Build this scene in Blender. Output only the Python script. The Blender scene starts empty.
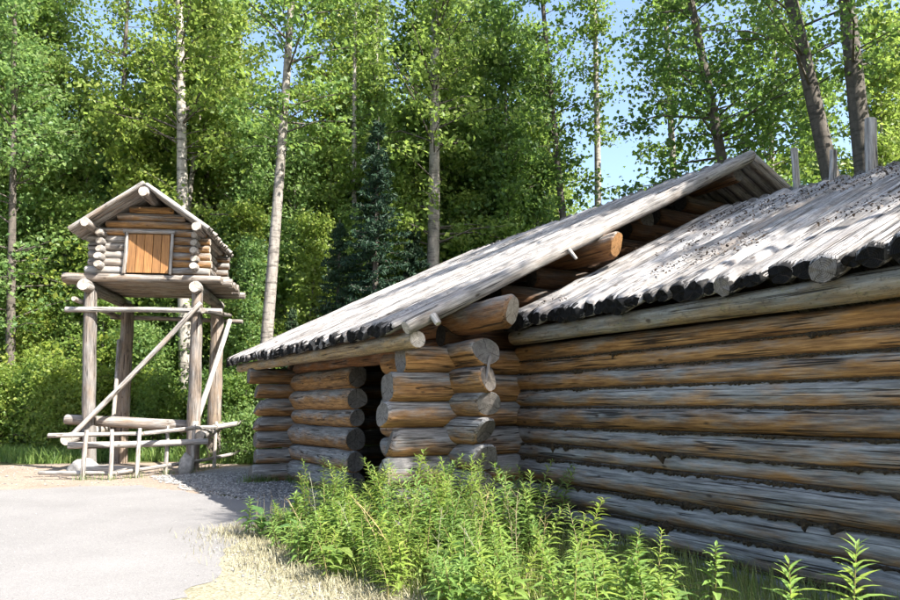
import bpy, math, random
import numpy as np
from mathutils import Vector, Matrix, noise as mnoise

# ------------------------------------------------------------------ camera, sky, sun, exposure
S = bpy.context.scene
COL = S.collection
R = math.radians
cam_d = bpy.data.cameras.new('camera')
cam = bpy.data.objects.new('camera', cam_d); COL.objects.link(cam)
cam_d.sensor_width = 36.0; cam_d.lens = 29.04; cam_d.clip_end = 1500
cam.location = (0, 0, 1.5); cam.rotation_euler = (R(90 + 8.384), 0, 0)
S.camera = cam

SUN = Vector((0.762, -0.553, 1.0)).normalized()          # towards the sun
elev = math.asin(SUN.z); azim = math.atan2(SUN.x, SUN.y)
world = bpy.data.worlds.new('World'); S.world = world; world.use_nodes = True
wn = world.node_tree
sky = wn.nodes.new('ShaderNodeTexSky'); sky.sky_type = 'NISHITA'; sky.sun_disc = False
sky.sun_elevation = elev; sky.sun_rotation = azim; sky.air_density = 1.0; sky.dust_density = 2.0; sky.ozone_density = 1.0
wn.links.new(sky.outputs[0], wn.nodes['Background'].inputs[0])
wn.nodes['Background'].inputs[1].default_value = 0.11
sd = bpy.data.lights.new('sun', 'SUN'); so = bpy.data.objects.new('sun', sd); COL.objects.link(so)
sd.energy = 4.8; sd.angle = R(0.5); sd.color = (1.0, 0.95, 0.87)
so.rotation_euler = SUN.to_track_quat('Z', 'Y').to_euler()
S.view_settings.view_transform = 'Standard'; S.view_settings.look = 'None'
S.view_settings.exposure = 1.88; S.view_settings.gamma = 1.0; S.view_settings.use_curve_mapping = False
S.render.engine = 'CYCLES'
S.cycles.use_adaptive_sampling = True; S.cycles.adaptive_threshold = 0.03
S.cycles.max_bounces = 4; S.cycles.diffuse_bounces = 3; S.cycles.glossy_bounces = 1; S.cycles.transmission_bounces = 2; S.cycles.transparent_max_bounces = 4

rng = np.random.default_rng(7)
random.seed(7)

# ------------------------------------------------------------------ material helpers
class NT:
    def __init__(s, name):
        s.m = bpy.data.materials.new(name); s.m.use_nodes = True
        s.t = s.m.node_tree; s.b = s.t.nodes['Principled BSDF']; s.out = s.t.nodes['Material Output']
    def n(s, typ, **kw):
        nd = s.t.nodes.new('ShaderNode' + typ)
        for k, v in kw.items():
            if k in nd.inputs.keys(): nd.inputs[k].default_value = v
            else: setattr(nd, k, v)
        return nd
    def l(s, a, b): s.t.links.new(a, b)
    def math(s, op, a, b=None, c=None, clamp=False):
        nd = s.t.nodes.new('ShaderNodeMath'); nd.operation = op; nd.use_clamp = clamp
        for i, x in enumerate((a, b, c)):
            if x is None: continue
            if isinstance(x, (int, float)): nd.inputs[i].default_value = x
            else: s.l(x, nd.inputs[i])
        return nd.outputs[0]
    def mix(s, f, a, b, mode='MIX'):
        nd = s.t.nodes.new('ShaderNodeMix'); nd.data_type = 'RGBA'; nd.blend_type = mode
        for sock, x in ((nd.inputs[0], f), (nd.inputs[6], a), (nd.inputs[7], b)):
            if isinstance(x, (int, float)): sock.default_value = x
            elif isinstance(x, tuple): sock.default_value = (*x, 1) if len(x) == 3 else x
            else: s.l(x, sock)
        return nd.outputs[2]
    def ramp(s, f, stops):
        nd = s.t.nodes.new('ShaderNodeValToRGB'); e = nd.color_ramp.elements
        while len(e) < len(stops): e.new(0.5)
        for el, (p, c) in zip(e, stops):
            el.position = p; el.color = (*c, 1) if isinstance(c, tuple) else (c, c, c, 1)
        s.l(f, nd.inputs[0]); return nd.outputs[0]
    def mapped(s, coord, scale):
        mp = s.t.nodes.new('ShaderNodeMapping'); mp.inputs['Scale'].default_value = scale
        s.l(coord, mp.inputs[0]); return mp.outputs[0]
    def noise(s, vec, scale=1.0, detail=4, rough=0.55, w=None):
        nd = s.t.nodes.new('ShaderNodeTexNoise'); nd.inputs['Scale'].default_value = scale
        nd.inputs['Detail'].default_value = detail; nd.inputs['Roughness'].default_value = rough
        if w is not None:
            nd.noise_dimensions = '4D'; s.l(w, nd.inputs['W'])
        s.l(vec, nd.inputs['Vector']); return nd.outputs[0]
    def bump(s, h, strength=0.5, dist=0.02, prev=None):
        nd = s.t.nodes.new('ShaderNodeBump'); nd.inputs['Strength'].default_value = strength
        nd.inputs['Distance'].default_value = dist; s.l(h, nd.inputs['Height'])
        if prev is not None: s.l(prev, nd.inputs['Normal'])
        return nd.outputs[0]

def wood_material(name, grey0, grey1, brown0, brown1, crack=0.9, lichen=0.0, under=0.55, tip=False, grime=0.55):
    """Round wood: silver grey where it weathers, brown where it stays dry. Object colour: R = how brown, G = tone."""
    k = NT(name)
    tc = k.n('TexCoord'); oi = k.n('ObjectInfo')
    sep = k.n('SeparateColor'); k.l(oi.outputs['Color'], sep.inputs[0])
    rnd = k.math('MULTIPLY', oi.outputs['Random'], 37.0)
    o = tc.outputs['Object']
    grain = k.noise(k.mapped(o, (1.7, 24, 24)), 1.6, 7, 0.66, rnd)
    patch = k.noise(k.mapped(o, (1.5, 5.5, 5.5)), 1.3, 6, 0.66, rnd)
    blot = k.noise(k.mapped(o, (1.3, 9, 9)), 1.1, 5, 0.65, rnd)
    sx = k.n('SeparateXYZ'); k.l(o, sx.inputs[0])
    low = k.math('MULTIPLY', sx.outputs[2], -under / 0.15)
    msk = k.math('ADD', k.math('MULTIPLY', k.math('SUBTRACT', patch, 0.5), 3.4), low)
    msk = k.math('ADD', msk, sep.outputs[0], clamp=True)
    msk = k.math('SMOOTH_MIN', msk, 1.0, 0.2)
    g = k.ramp(grain, [(0.32, grey0), (0.5, tuple(0.5 * (a + b) for a, b in zip(grey0, grey1))), (0.7, grey1)])
    b = k.ramp(grain, [(0.32, brown0), (0.7, brown1)])
    c = k.mix(msk, g, b)
    fine = k.noise(k.mapped(o, (4.0, 75, 75)), 1.5, 5, 0.75, rnd)
    c = k.mix(1.0, c, k.ramp(fine, [(0.3, (0.62, 0.6, 0.58)), (0.5, (0.97, 0.97, 0.97)), (0.72, (1.25, 1.25, 1.26))]), 'MULTIPLY')
    c = k.mix(k.math('MULTIPLY', k.ramp(blot, [(0.48, 0.0), (0.68, 1.0)]), grime), c, (0.05, 0.04, 0.033))
    if lichen:
        li = k.noise(k.mapped(o, (5, 9, 9)), 1.5, 6, 0.7, rnd)
        c = k.mix(k.math('MULTIPLY', k.ramp(li, [(0.55, 0.0), (0.68, 1.0)]), lichen), c, (0.21, 0.2, 0.09))
    cr = k.noise(k.mapped(o, (0.16, 13, 13)), 1.2, 2, 0.45, rnd)
    cr = k.math('ABSOLUTE', k.math('SUBTRACT', cr, 0.5))
    cr = k.ramp(cr, [(0.0, 1.0), (0.007, 0.8), (0.016, 0.0)])
    gate = k.ramp(k.noise(k.mapped(o, (0.7, 3, 3)), 1.9, 2, 0.5, rnd), [(0.44, 0.0), (0.5, 1.0)])
    cr = k.math('MULTIPLY', cr, gate)
    c = k.mix(k.math('MULTIPLY', cr, crack), c, (0.018, 0.013, 0.01))
    if tip or lichen:
        spk = k.noise(k.mapped(o, (14, 22, 22)), 1.3, 5, 0.75, rnd)
        c = k.mix(k.math('MULTIPLY', k.ramp(spk, [(0.54, 0.0), (0.64, 1.0)]), 0.65), c, (0.055, 0.05, 0.045))
    if tip:   # rotten black tips at the eave, ragged
        tn = k.noise(k.mapped(o, (2, 20, 20)), 1.0, 3, 0.6, rnd)
        d = k.math('SUBTRACT', sx.outputs[0], k.math('MULTIPLY', k.math('SUBTRACT', tn, 0.42), 0.7))
        c = k.mix(k.ramp(d, [(0.0, 1.0), (0.03, 0.0)]), c, (0.006, 0.006, 0.006))
        big = k.noise(k.mapped(o, (1.1, 1.6, 1.6)), 1.0, 5, 0.65, rnd)
        c = k.mix(k.math('MULTIPLY', k.ramp(big, [(0.46, 0.0), (0.62, 1.0)]), 0.7), c, (0.11, 0.1, 0.092))
    kn = k.n('TexVoronoi', Scale=1.0); k.l(k.mapped(o, (2.3, 5, 5)), kn.inputs['Vector'])
    kn_m = k.ramp(kn.outputs['Distance'], [(0.05, 1.0), (0.11, 0.0)])
    c = k.mix(k.math('MULTIPLY', kn_m, 0.8), c, (0.035, 0.022, 0.014))
    tone = k.n('CombineColor')
    for i in range(3): k.l(sep.outputs[1], tone.inputs[i])
    c = k.mix(1.0, c, tone.outputs[0], 'MULTIPLY')
    k.l(c, k.b.inputs['Base Color']); k.b.inputs['Roughness'].default_value = 0.82
    k.b.inputs['Specular IOR Level'].default_value = 0.25
    h = k.math('SUBTRACT', k.math('ADD', grain, k.math('MULTIPLY', fine, 0.5)), k.math('MULTIPLY', cr, 1.6))
    k.l(k.bump(h, 0.9, 0.014), k.b.inputs['Normal'])
    return k.m

def endgrain_material(name, c0, c1):
    k = NT(name)
    tc = k.n('TexCoord'); oi = k.n('ObjectInfo')
    sep = k.n('SeparateColor'); k.l(oi.outputs['Color'], sep.inputs[0])
    sx = k.n('SeparateXYZ'); k.l(tc.outputs['Object'], sx.inputs[0])
    rad = k.math('SQRT', k.math('ADD', k.math('MULTIPLY', sx.outputs[1], sx.outputs[1]), k.math('MULTIPLY', sx.outputs[2], sx.outputs[2])))
    wob = k.noise(tc.outputs['Object'], 9, 3, 0.5, oi.outputs['Random'])
    ring = k.math('SINE', k.math('ADD', k.math('MULTIPLY', rad, 420), k.math('MULTIPLY', wob, 14)))
    ang = k.math('ARCTAN2', sx.outputs[1], sx.outputs[2])
    rc = k.noise(tc.outputs['Object'], 26, 5, 0.7, oi.outputs['Random'])
    f = k.math('ADD', k.math('MULTIPLY', ring, 0.12), rc, clamp=True)
    c = k.ramp(f, [(0.25, c0), (0.72, c1)])
    rk = k.math('SINE', k.math('ADD', k.math('MULTIPLY', ang, 3), k.math('MULTIPLY', wob, 2.5)))
    c = k.mix(k.math('MULTIPLY', k.ramp(rk, [(0.985, 0.0), (1.0, 1.0)]), 0.85), c, (0.03, 0.022, 0.017))
    tone = k.n('CombineColor')
    for i in range(3): k.l(sep.outputs[1], tone.inputs[i])
    c = k.mix(1.0, c, tone.outputs[0], 'MULTIPLY')
    k.l(c, k.b.inputs['Base Color']); k.b.inputs['Roughness'].default_value = 0.9; k.b.inputs['Specular IOR Level'].default_value = 0.1
    k.l(k.bump(f, 0.6, 0.01), k.b.inputs['Normal'])
    return k.m

M = {}
M['log'] = wood_material('weathered_log', (0.09, 0.088, 0.085), (0.42, 0.405, 0.385), (0.13, 0.052, 0.015), (0.56, 0.3, 0.105), under=0.85, grime=0.55)
M['logbrown'] = wood_material('sheltered_log', (0.12, 0.11, 0.1), (0.33, 0.3, 0.26), (0.13, 0.05, 0.018), (0.38, 0.18, 0.065))
M['eavelog'] = wood_material('lichen_log', (0.13, 0.13, 0.12), (0.34, 0.33, 0.3), (0.2, 0.12, 0.05), (0.4, 0.28, 0.14), lichen=0.7)
M['pole'] = wood_material('roof_pole_wood', (0.21, 0.2, 0.193), (0.5, 0.48, 0.465), (0.2, 0.16, 0.13), (0.42, 0.36, 0.31), crack=0.95, under=0.3, tip=True, grime=0.75)
M['polegrey'] = wood_material('roof_pole_grey', (0.15, 0.14, 0.135), (0.42, 0.4, 0.385), (0.17, 0.13, 0.1), (0.36, 0.3, 0.25), crack=0.9, under=0.3, grime=0.7)
M['pale'] = wood_material('bleached_pole_wood', (0.15, 0.142, 0.135), (0.46, 0.435, 0.41), (0.17, 0.12, 0.085), (0.4, 0.31, 0.23), crack=0.95, under=0.3, grime=0.65)
M['end'] = endgrain_material('end_grain', (0.06, 0.05, 0.042), (0.21, 0.19, 0.17))
M['endpale'] = endgrain_material('bleached_end_grain', (0.2, 0.17, 0.14), (0.5, 0.45, 0.39))
M['endtan'] = endgrain_material('tan_end_grain', (0.14, 0.07, 0.03), (0.45, 0.25, 0.11))
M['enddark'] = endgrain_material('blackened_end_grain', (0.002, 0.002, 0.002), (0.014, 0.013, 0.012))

def plank_material():
    k = NT('door_plank_wood'); tc = k.n('TexCoord'); oi = k.n('ObjectInfo')
    rnd = k.math('MULTIPLY', oi.outputs['Random'], 19.0)
    g = k.noise(k.mapped(tc.outputs['Object'], (30, 30, 2.2)), 1.3, 6, 0.6, rnd)
    c = k.ramp(g, [(0.25, (0.11, 0.048, 0.016)), (0.5, (0.28, 0.125, 0.038)), (0.78, (0.4, 0.21, 0.075))])
    t = k.ramp(oi.outputs['Random'], [(0, (0.7, 0.72, 0.7)), (1, (1.15, 1.15, 1.1))])
    c = k.mix(1.0, c, t, 'MULTIPLY')
    k.l(c, k.b.inputs['Base Color']); k.b.inputs['Roughness'].default_value = 0.7
    k.l(k.bump(g, 0.4, 0.01), k.b.inputs['Normal']); return k.m
M['plank'] = plank_material()

def moss_material():
    k = NT('moss_chinking'); tc = k.n('TexCoord')
    n = k.noise(tc.outputs['Object'], 30, 5, 0.7)
    c = k.ramp(n, [(0.3, (0.012, 0.008, 0.005)), (0.55, (0.04, 0.026, 0.012)), (0.8, (0.11, 0.075, 0.034))])
    k.l(c, k.b.inputs['Base Color']); k.b.inputs['Roughness'].default_value = 1.0
    k.l(k.bump(n, 1.0, 0.02), k.b.inputs['Normal']); return k.m
M['moss'] = moss_material()

def leaf_material(name, c0, c1, c2, transl=0.35, tcol=(0.2, 0.34, 0.04), rough=0.45):
    k = NT(name); ge = k.n('NewGeometry')
    c = k.ramp(ge.outputs['Random Per Island'], [(0.0, c0), (0.5, c1), (1.0, c2)])
    oi = k.n('ObjectInfo')
    v = k.ramp(oi.outputs['Random'], [(0, (0.72, 0.86, 0.95)), (0.5, (1, 1, 1)), (1, (1.28, 1.12, 0.85))])
    c = k.mix(1.0, c, v, 'MULTIPLY')
    k.l(c, k.b.inputs['Base Color']); k.b.inputs['Roughness'].default_value = rough
    k.b.inputs['Specular IOR Level'].default_value = 0.3
    tr = k.n('BsdfTranslucent'); k.l(k.mix(0.5, c, tcol), tr.inputs[0])
    ms = k.n('MixShader'); ms.inputs[0].default_value = transl
    k.l(k.b.outputs[0], ms.inputs[1]); k.l(tr.outputs[0], ms.inputs[2]); k.l(ms.outputs[0], k.out.inputs[0])
    return k.m
M['leaf'] = leaf_material('broad_leaf', (0.095, 0.16, 0.035), (0.15, 0.225, 0.05), (0.23, 0.28, 0.065), 0.52, (0.4, 0.55, 0.11))
M['leafyoung'] = leaf_material('young_leaf', (0.095, 0.175, 0.055), (0.145, 0.23, 0.07), (0.21, 0.275, 0.085), 0.52, (0.35, 0.53, 0.14))
M['leafdark'] = leaf_material('dark_leaf', (0.058, 0.115, 0.028), (0.092, 0.16, 0.036), (0.14, 0.2, 0.045), 0.52, (0.28, 0.43, 0.08))
M['needle'] = leaf_material('spruce_needle', (0.012, 0.035, 0.018), (0.02, 0.05, 0.022), (0.035, 0.065, 0.025), 0.1, (0.05, 0.1, 0.03), 0.6)
M['weed'] = leaf_material('willowherb_leaf', (0.14, 0.22, 0.05), (0.19, 0.29, 0.07), (0.26, 0.34, 0.1), 0.45, (0.38, 0.52, 0.09), 0.5)
M['grass'] = leaf_material('grass_blade', (0.1, 0.16, 0.035), (0.15, 0.2, 0.05), (0.26, 0.26, 0.1), 0.3, (0.2, 0.28, 0.05))
M['straw'] = leaf_material('dry_straw', (0.2, 0.165, 0.09), (0.3, 0.255, 0.15), (0.4, 0.36, 0.24), 0.15, (0.34, 0.3, 0.18), 0.7)
M['litter'] = leaf_material('fallen_leaf', (0.02, 0.013, 0.008), (0.06, 0.038, 0.024), (0.13, 0.085, 0.055), 0.0)

def stem_material():
    k = NT('weed_stem'); k.b.inputs['Base Color'].default_value = (0.16, 0.13, 0.05, 1); k.b.inputs['Roughness'].default_value = 0.6; return k.m
M['stem'] = stem_material()

def bark_material(name, base0, base1, dark, streak):
    k = NT(name); tc = k.n('TexCoord'); oi = k.n('ObjectInfo')
    rnd = k.math('MULTIPLY', oi.outputs['Random'], 11.0)
    o = tc.outputs['Object']
    n = k.noise(k.mapped(o, (7, 7, 2.2)), 1.5, 6, 0.65, rnd)
    st = k.noise(k.mapped(o, (2.2, 2.2, 9)), 1.3, 4, 0.6, rnd)
    c = k.ramp(n, [(0.3, base0), (0.7, base1)])
    c = k.mix(k.math('MULTIPLY', k.ramp(st, [(0.5, 0.0), (0.62, 1.0)]), streak), c, dark)
    k.l(c, k.b.inputs['Base Color']); k.b.inputs['Roughness'].default_value = 0.9
    k.l(k.bump(n, 0.7, 0.03), k.b.inputs['Normal']); return k.m
M['birch'] = bark_material('pale_bark', (0.2, 0.18, 0.155), (0.42, 0.385, 0.335), (0.045, 0.038, 0.032), 0.85)
M['bark'] = bark_material('grey_bark', (0.13, 0.115, 0.1), (0.32, 0.29, 0.255), (0.035, 0.03, 0.025), 0.7)
M['barkdark'] = bark_material('dark_bark', (0.05, 0.042, 0.035), (0.13, 0.11, 0.09), (0.02, 0.016, 0.013), 0.6)

def ground_material(name, stops, sc, sc2, speck=None, bumpd=0.03, rough=0.95):
    k = NT(name); tc = k.n('TexCoord'); o = tc.outputs['Object']
    a = k.noise(o, sc, 5, 0.6); b = k.noise(o, sc2, 6, 0.7)
    f = k.math('ADD', k.math('MULTIPLY', a, 0.55), k.math('MULTIPLY', b, 0.45))
    c = k.ramp(f, stops)
    if speck:
        vo = k.n('TexVoronoi', Scale=speck[0]); k.l(o, vo.inputs['Vector'])
        sv = k.n('SeparateColor'); k.l(vo.outputs['Color'], sv.inputs[0])
        sp = k.ramp(sv.outputs[0], [(0.0, speck[1]), (1.0, speck[2])])
        c = k.mix(speck[3], c, sp)
    k.l(c, k.b.inputs['Base Color']); k.b.inputs['Roughness'].default_value = rough
    k.b.inputs['Specular IOR Level'].default_value = 0.2
    k.l(k.bump(b, 0.6, bumpd), k.b.inputs['Normal']); return k.m
M['forest'] = ground_material('forest_floor', [(0.3, (0.035, 0.04, 0.015)), (0.5, (0.08, 0.085, 0.03)), (0.7, (0.17, 0.14, 0.07))], 0.5, 14)
M['verge'] = ground_material('dry_verge', [(0.3, (0.09, 0.085, 0.04)), (0.5, (0.18, 0.165, 0.1)), (0.7, (0.31, 0.285, 0.21))], 1.5, 22, (60, (0.12, 0.11, 0.07), (0.46, 0.43, 0.35), 0.45))
M['dirt'] = ground_material('bare_dirt', [(0.3, (0.11, 0.075, 0.054)), (0.5, (0.2, 0.15, 0.113)), (0.7, (0.29, 0.235, 0.188))], 0.8, 16, (45, (0.14, 0.11, 0.08), (0.44, 0.38, 0.32), 0.35))
M['path'] = ground_material('worn_path', [(0.34, (0.105, 0.1, 0.098)), (0.5, (0.162, 0.155, 0.152)), (0.66, (0.215, 0.207, 0.202))], 0.5, 40, (150, (0.1, 0.1, 0.1), (0.33, 0.32, 0.31), 0.35), 0.004, 0.9)
M['gravel'] = ground_material('gravel', [(0.3, (0.1, 0.1, 0.1)), (0.5, (0.16, 0.16, 0.16)), (0.7, (0.24, 0.235, 0.23))], 1.5, 30, (38, (0.06, 0.06, 0.06), (0.36, 0.35, 0.34), 0.6))

def stone_material():
    k = NT('stone'); tc = k.n('TexCoord'); ge = k.n('NewGeometry')
    n = k.noise(tc.outputs['Object'], 12, 5, 0.65)
    c = k.ramp(n, [(0.3, (0.16, 0.155, 0.15)), (0.7, (0.36, 0.345, 0.32))])
    v = k.ramp(ge.outputs['Random Per Island'], [(0, 0.45), (1, 1.25)])
    c = k.mix(1.0, c, v, 'MULTIPLY')
    k.l(c, k.b.inputs['Base Color']); k.b.inputs['Roughness'].default_value = 0.85; return k.m
M['stone'] = stone_material()

# ------------------------------------------------------------------ object helpers
def new_mesh(name, verts, faces, mats, fm=None, smooth=None):
    me = bpy.data.meshes.new(name)
    me.from_pydata(verts, [], faces)
    for m in mats: me.materials.append(m)
    if fm is not None: me.polygons.foreach_set('material_index', np.asarray(fm, dtype=np.int32))
    if smooth is not None:
        if isinstance(smooth, bool): smooth = [smooth] * len(faces)
        me.polygons.foreach_set('use_smooth', np.asarray(smooth, dtype=bool))
    me.update(); return me

def link(name, me, parent=None, mtx=None):
    o = bpy.data.objects.new(name, me); COL.objects.link(o)
    if parent is not None: o.parent = parent
    if mtx is not None: o.matrix_basis = mtx
    return o

def tag(o, label=None, cat=None, group=None, kind=None):
    if label: o['label'] = label
    if cat: o['category'] = cat
    if group: o['group'] = group
    if kind: o['kind'] = kind
    return o

def empty(name, loc, rz=0.0):
    o = bpy.data.objects.new(name, None); COL.objects.link(o)
    o.location = loc; o.rotation_euler = (0, 0, rz); o.empty_display_size = 0.2
    return o

def copy_tree(o, parent=None):
    c = o.copy(); COL.objects.link(c); c.parent = parent
    for ch in o.children: copy_tree(ch, c)
    return c

def frame(a, b):
    a = Vector(a); b = Vector(b); X = (b - a); L = X.length; X.normalize()
    Z = Vector((0, 0, 1)) - X * X.z
    if Z.length < 0.2: Z = Vector((0, 1, 0)) - X * X.y
    Z.normalize(); Y = Z.cross(X)
    m = Matrix((X, Y, Z)).transposed().to_4x4(); m.translation = a
    return m, L

def log(name, a, b, r0, r1, parent, color=(0.4, 1.0), seg=14, cut0=(0, 0), cut1=(0, 0), cham0=0.12, cham1=0.12,
        sq=1.0, bend=0.02, lump=0.05, mats=('log', 'end', 'end'), step=0.25, pw=2.0, jag=0.0):
    """A round log from a to b (parent space). Ends: plane cuts tilted by cut (slope in y, z) with an axe-rounded rim."""
    mtx, L = frame(a, b)
    n = max(3, int(L / step)); ts = [i / n for i in range(n + 1)]
    xs = [t * L for t in ts]
    e0 = min(cham0 * 2.0 * r0 + 0.004, L * 0.2); e1 = min(cham1 * 2.0 * r1 + 0.004, L * 0.2)
    xs = [0.0, e0] + [x for x in xs if e0 * 1.5 < x < L - e1 * 1.5] + [L - e1, L]
    ph = [random.uniform(0, 6.28) for _ in range(8)]
    fr = [random.uniform(0.8, 2.2), random.uniform(2.5, 5.5)]
    bd = (random.uniform(-bend, bend), random.uniform(-bend, bend) * 0.6)
    V = []; F = []; fm = []; sm = []
    off = random.uniform(0, 100)
    for i, x in enumerate(xs):
        t = x / L; r = r0 + (r1 - r0) * t
        if i == 0: r *= 1 - cham0
        if i == len(xs) - 1: r *= 1 - cham1
        cy = bd[0] * math.sin(math.pi * t); cz = bd[1] * math.sin(math.pi * t)
        for j in range(seg):
            th = 2 * math.pi * j / seg
            rr = r * (1 + lump * (0.5 * math.sin(th * 2 + ph[0] + x * 0.7) + 0.4 * math.sin(th * 3 + ph[1] - x * 1.1)
                                  + 0.35 * math.sin(x * fr[0] + ph[2]) + 0.35 * math.sin(x * fr[1] + th + ph[3]))
                      + lump * 0.9 * mnoise.noise((x * 2.2 + off, math.cos(th) * 1.6, math.sin(th) * 1.6)))
            if pw != 2.0: rr *= (abs(math.cos(th + ph[5] * 0.06)) ** pw + abs(math.sin(th + ph[5] * 0.06)) ** pw) ** (-1 / pw)
            y = cy + rr * math.cos(th); z = cz + rr * math.sin(th) * sq
            xx = x
            if i <= 1: xx += cut0[0] * y + cut0[1] * z + (jag * random.uniform(-1, 1) if jag else 0)
            if i >= len(xs) - 2: xx += cut1[0] * y + cut1[1] * z + (jag * random.uniform(-1, 1) if jag else 0)
            V.append((xx, y, z))
    m = len(xs)
    for i in range(m - 1):
        rim = 1 if (i == 0 and cham0 > 0.25) else (2 if (i == m - 2 and cham1 > 0.25) else 0)
        for j in range(seg):
            k = (j + 1) % seg
            F.append((i * seg + j, i * seg + k, (i + 1) * seg + k, (i + 1) * seg + j)); fm.append(0); sm.append(True)
    for i, rev, mi in ((0, True, 1), (m - 1, False, 2)):
        ring = list(range(i * seg, (i + 1) * seg))
        c = np.mean([V[q] for q in ring], axis=0); c[0] += random.uniform(-.12, .12) * (r0 if i == 0 else r1); V.append(tuple(c)); ci = len(V) - 1
        for j in range(seg):
            p, q = ring[j], ring[(j + 1) % seg]
            F.append((ci, q, p) if rev else (ci, p, q)); fm.append(mi); sm.append(False)
    me = new_mesh(name, V, F, [M[x] for x in mats], fm, sm)
    # orient outwards
    o = link(name, me, parent, mtx)
    o.color = (color[0], color[1], 0, 1)
    return o

def rc(br, s=0.2, tone=1.0, ts=0.12):
    return (br + random.uniform(-s, s), tone * (1 + random.uniform(-ts, ts)))

def box(name, lo, hi, mat, parent, bev=0.006, jitter=0.0):
    import bmesh
    bm = bmesh.new(); bmesh.ops.create_cube(bm, size=1)
    c = [(a + b) / 2 for a, b in zip(lo, hi)]; s = [b - a for a, b in zip(lo, hi)]
    for v in bm.verts:
        v.co = Vector((v.co.x * s[0] + random.uniform(-jitter, jitter), v.co.y * s[1], v.co.z * s[2] + random.uniform(-jitter, jitter)))
    bmesh.ops.bevel(bm, geom=list(bm.edges), offset=bev, segments=1, affect='EDGES')
    me = bpy.data.meshes.new(name); bm.to_mesh(me); bm.free(); me.materials.append(M[mat])
    return link(name, me, parent, Matrix.Translation(c))

# ------------------------------------------------------------------ setting: ground, path, gravel, dirt
def blob(name, pts, z, mat, jit=0.12, step=0.35, kind='structure'):
    """A flat sheet with an uneven outline (fan of quads towards its middle)."""
    P = []
    n = len(pts)
    for i in range(n):
        a = np.array(pts[i], float); b = np.array(pts[(i + 1) % n], float)
        k = max(1, int(np.linalg.norm(b - a) / step))
        for j in range(k):
            q = a + (b - a) * j / k
            w = mnoise.noise((q[0] * 1.3, q[1] * 1.3, z * 50)) * jit + random.uniform(-jit, jit) * 0.3
            d = (b - a) / np.linalg.norm(b - a)
            P.append((q[0] - d[1] * w, q[1] + d[0] * w, z))
    me = new_mesh(name, P, [list(range(len(P)))], [M[mat]])
    o = link(name, me); o['kind'] = kind
    return o

def ground_sheet():
    xs = np.concatenate([np.linspace(-600, -40, 8), np.linspace(-36, 36, 73), np.linspace(40, 600, 8)])
    ys = np.concatenate([np.linspace(-300, -12, 6), np.linspace(-8, 64, 73), np.linspace(70, 900, 8)])
    V = []; nx = len(xs)
    for y in ys:
        for x in xs:
            z = 0.0
            if y > 21.5: z = min(1.0, (y - 21.5) / 6) * (0.12 + 0.18 * mnoise.noise((x * 0.2, y * 0.2, 0)))
            V.append((x, y, z - 0.01))
    F = [(j * nx + i, j * nx + i + 1, (j + 1) * nx + i + 1, (j + 1) * nx + i) for j in range(len(ys) - 1) for i in range(nx - 1)]
    o = link('ground', new_mesh('ground', V, F, [M['forest']], None, True)); o['kind'] = 'structure'
ground_sheet()
blob('dirt_clearing', [(-16, 12), (-7.5, 12), (-4, 13), (-3, 14.5), (-4.0, 17.5), (-5.4, 19.6), (-7.0, 20.6), (-9.5, 19.8), (-12.5, 19.6), (-16, 20.5)], 0.0, 'dirt', 0.35)
blob('gravel_bed', [(-5.6, 18.6), (-6.3, 15.7), (-5.0, 14.4), (-3.4, 12.4), (-2.4, 10.6), (-1.6, 9.5), (0.3, 10.2), (-2.0, 14.5), (-3.0, 16.5), (-4.3, 19.2)], 0.004, 'gravel', 0.25)
blob('verge', [(-3.0, 4.6), (-2.9, 6.4), (-2.9, 7.6), (-2.8, 8.6), (-2.3, 9.6), (-1.0, 10.0), (1.3, 9.7), (6.6, 0.0), (6.6, -4.0), (-3.2, -4.0), (-3.2, 2.0)], 0.008, 'verge', 0.2)
blob('path', [(-20, 11.2), (-9.5, 12.6), (-7.4, 14.0), (-6.0, 14.3), (-4.8, 13.6), (-3.9, 12.5), (-3.0, 12.15), (-2.3, 11.8), (-1.5, 11.6), (-1.0, 10.6), (-1.55, 9.9), (-1.95, 9.2), (-2.25, 8.2), (-2.15, 7.2), (-2.1, 6.2), (-2.5, 4.4), (-2.3, 2.0), (-1.3, -4), (-20, -6)], 0.012, 'path', 0.3, 0.16)

# ------------------------------------------------------------------ log cabin (local axes: x into the house, y along the wall away from the camera)
UX, UY = 0.878, 0.479
O = (0.956, 9.571, 0.0)
ROT = math.atan2(UY, UX)
def W(u, v, z=0.0): return (O[0] + u * UX - v * UY, O[1] + u * UY + v * UX, z)
cabin = empty('log_cabin', O, ROT)
tag(cabin, 'long low log cabin with pole roofs and a gabled entrance porch', 'cabin')

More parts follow.
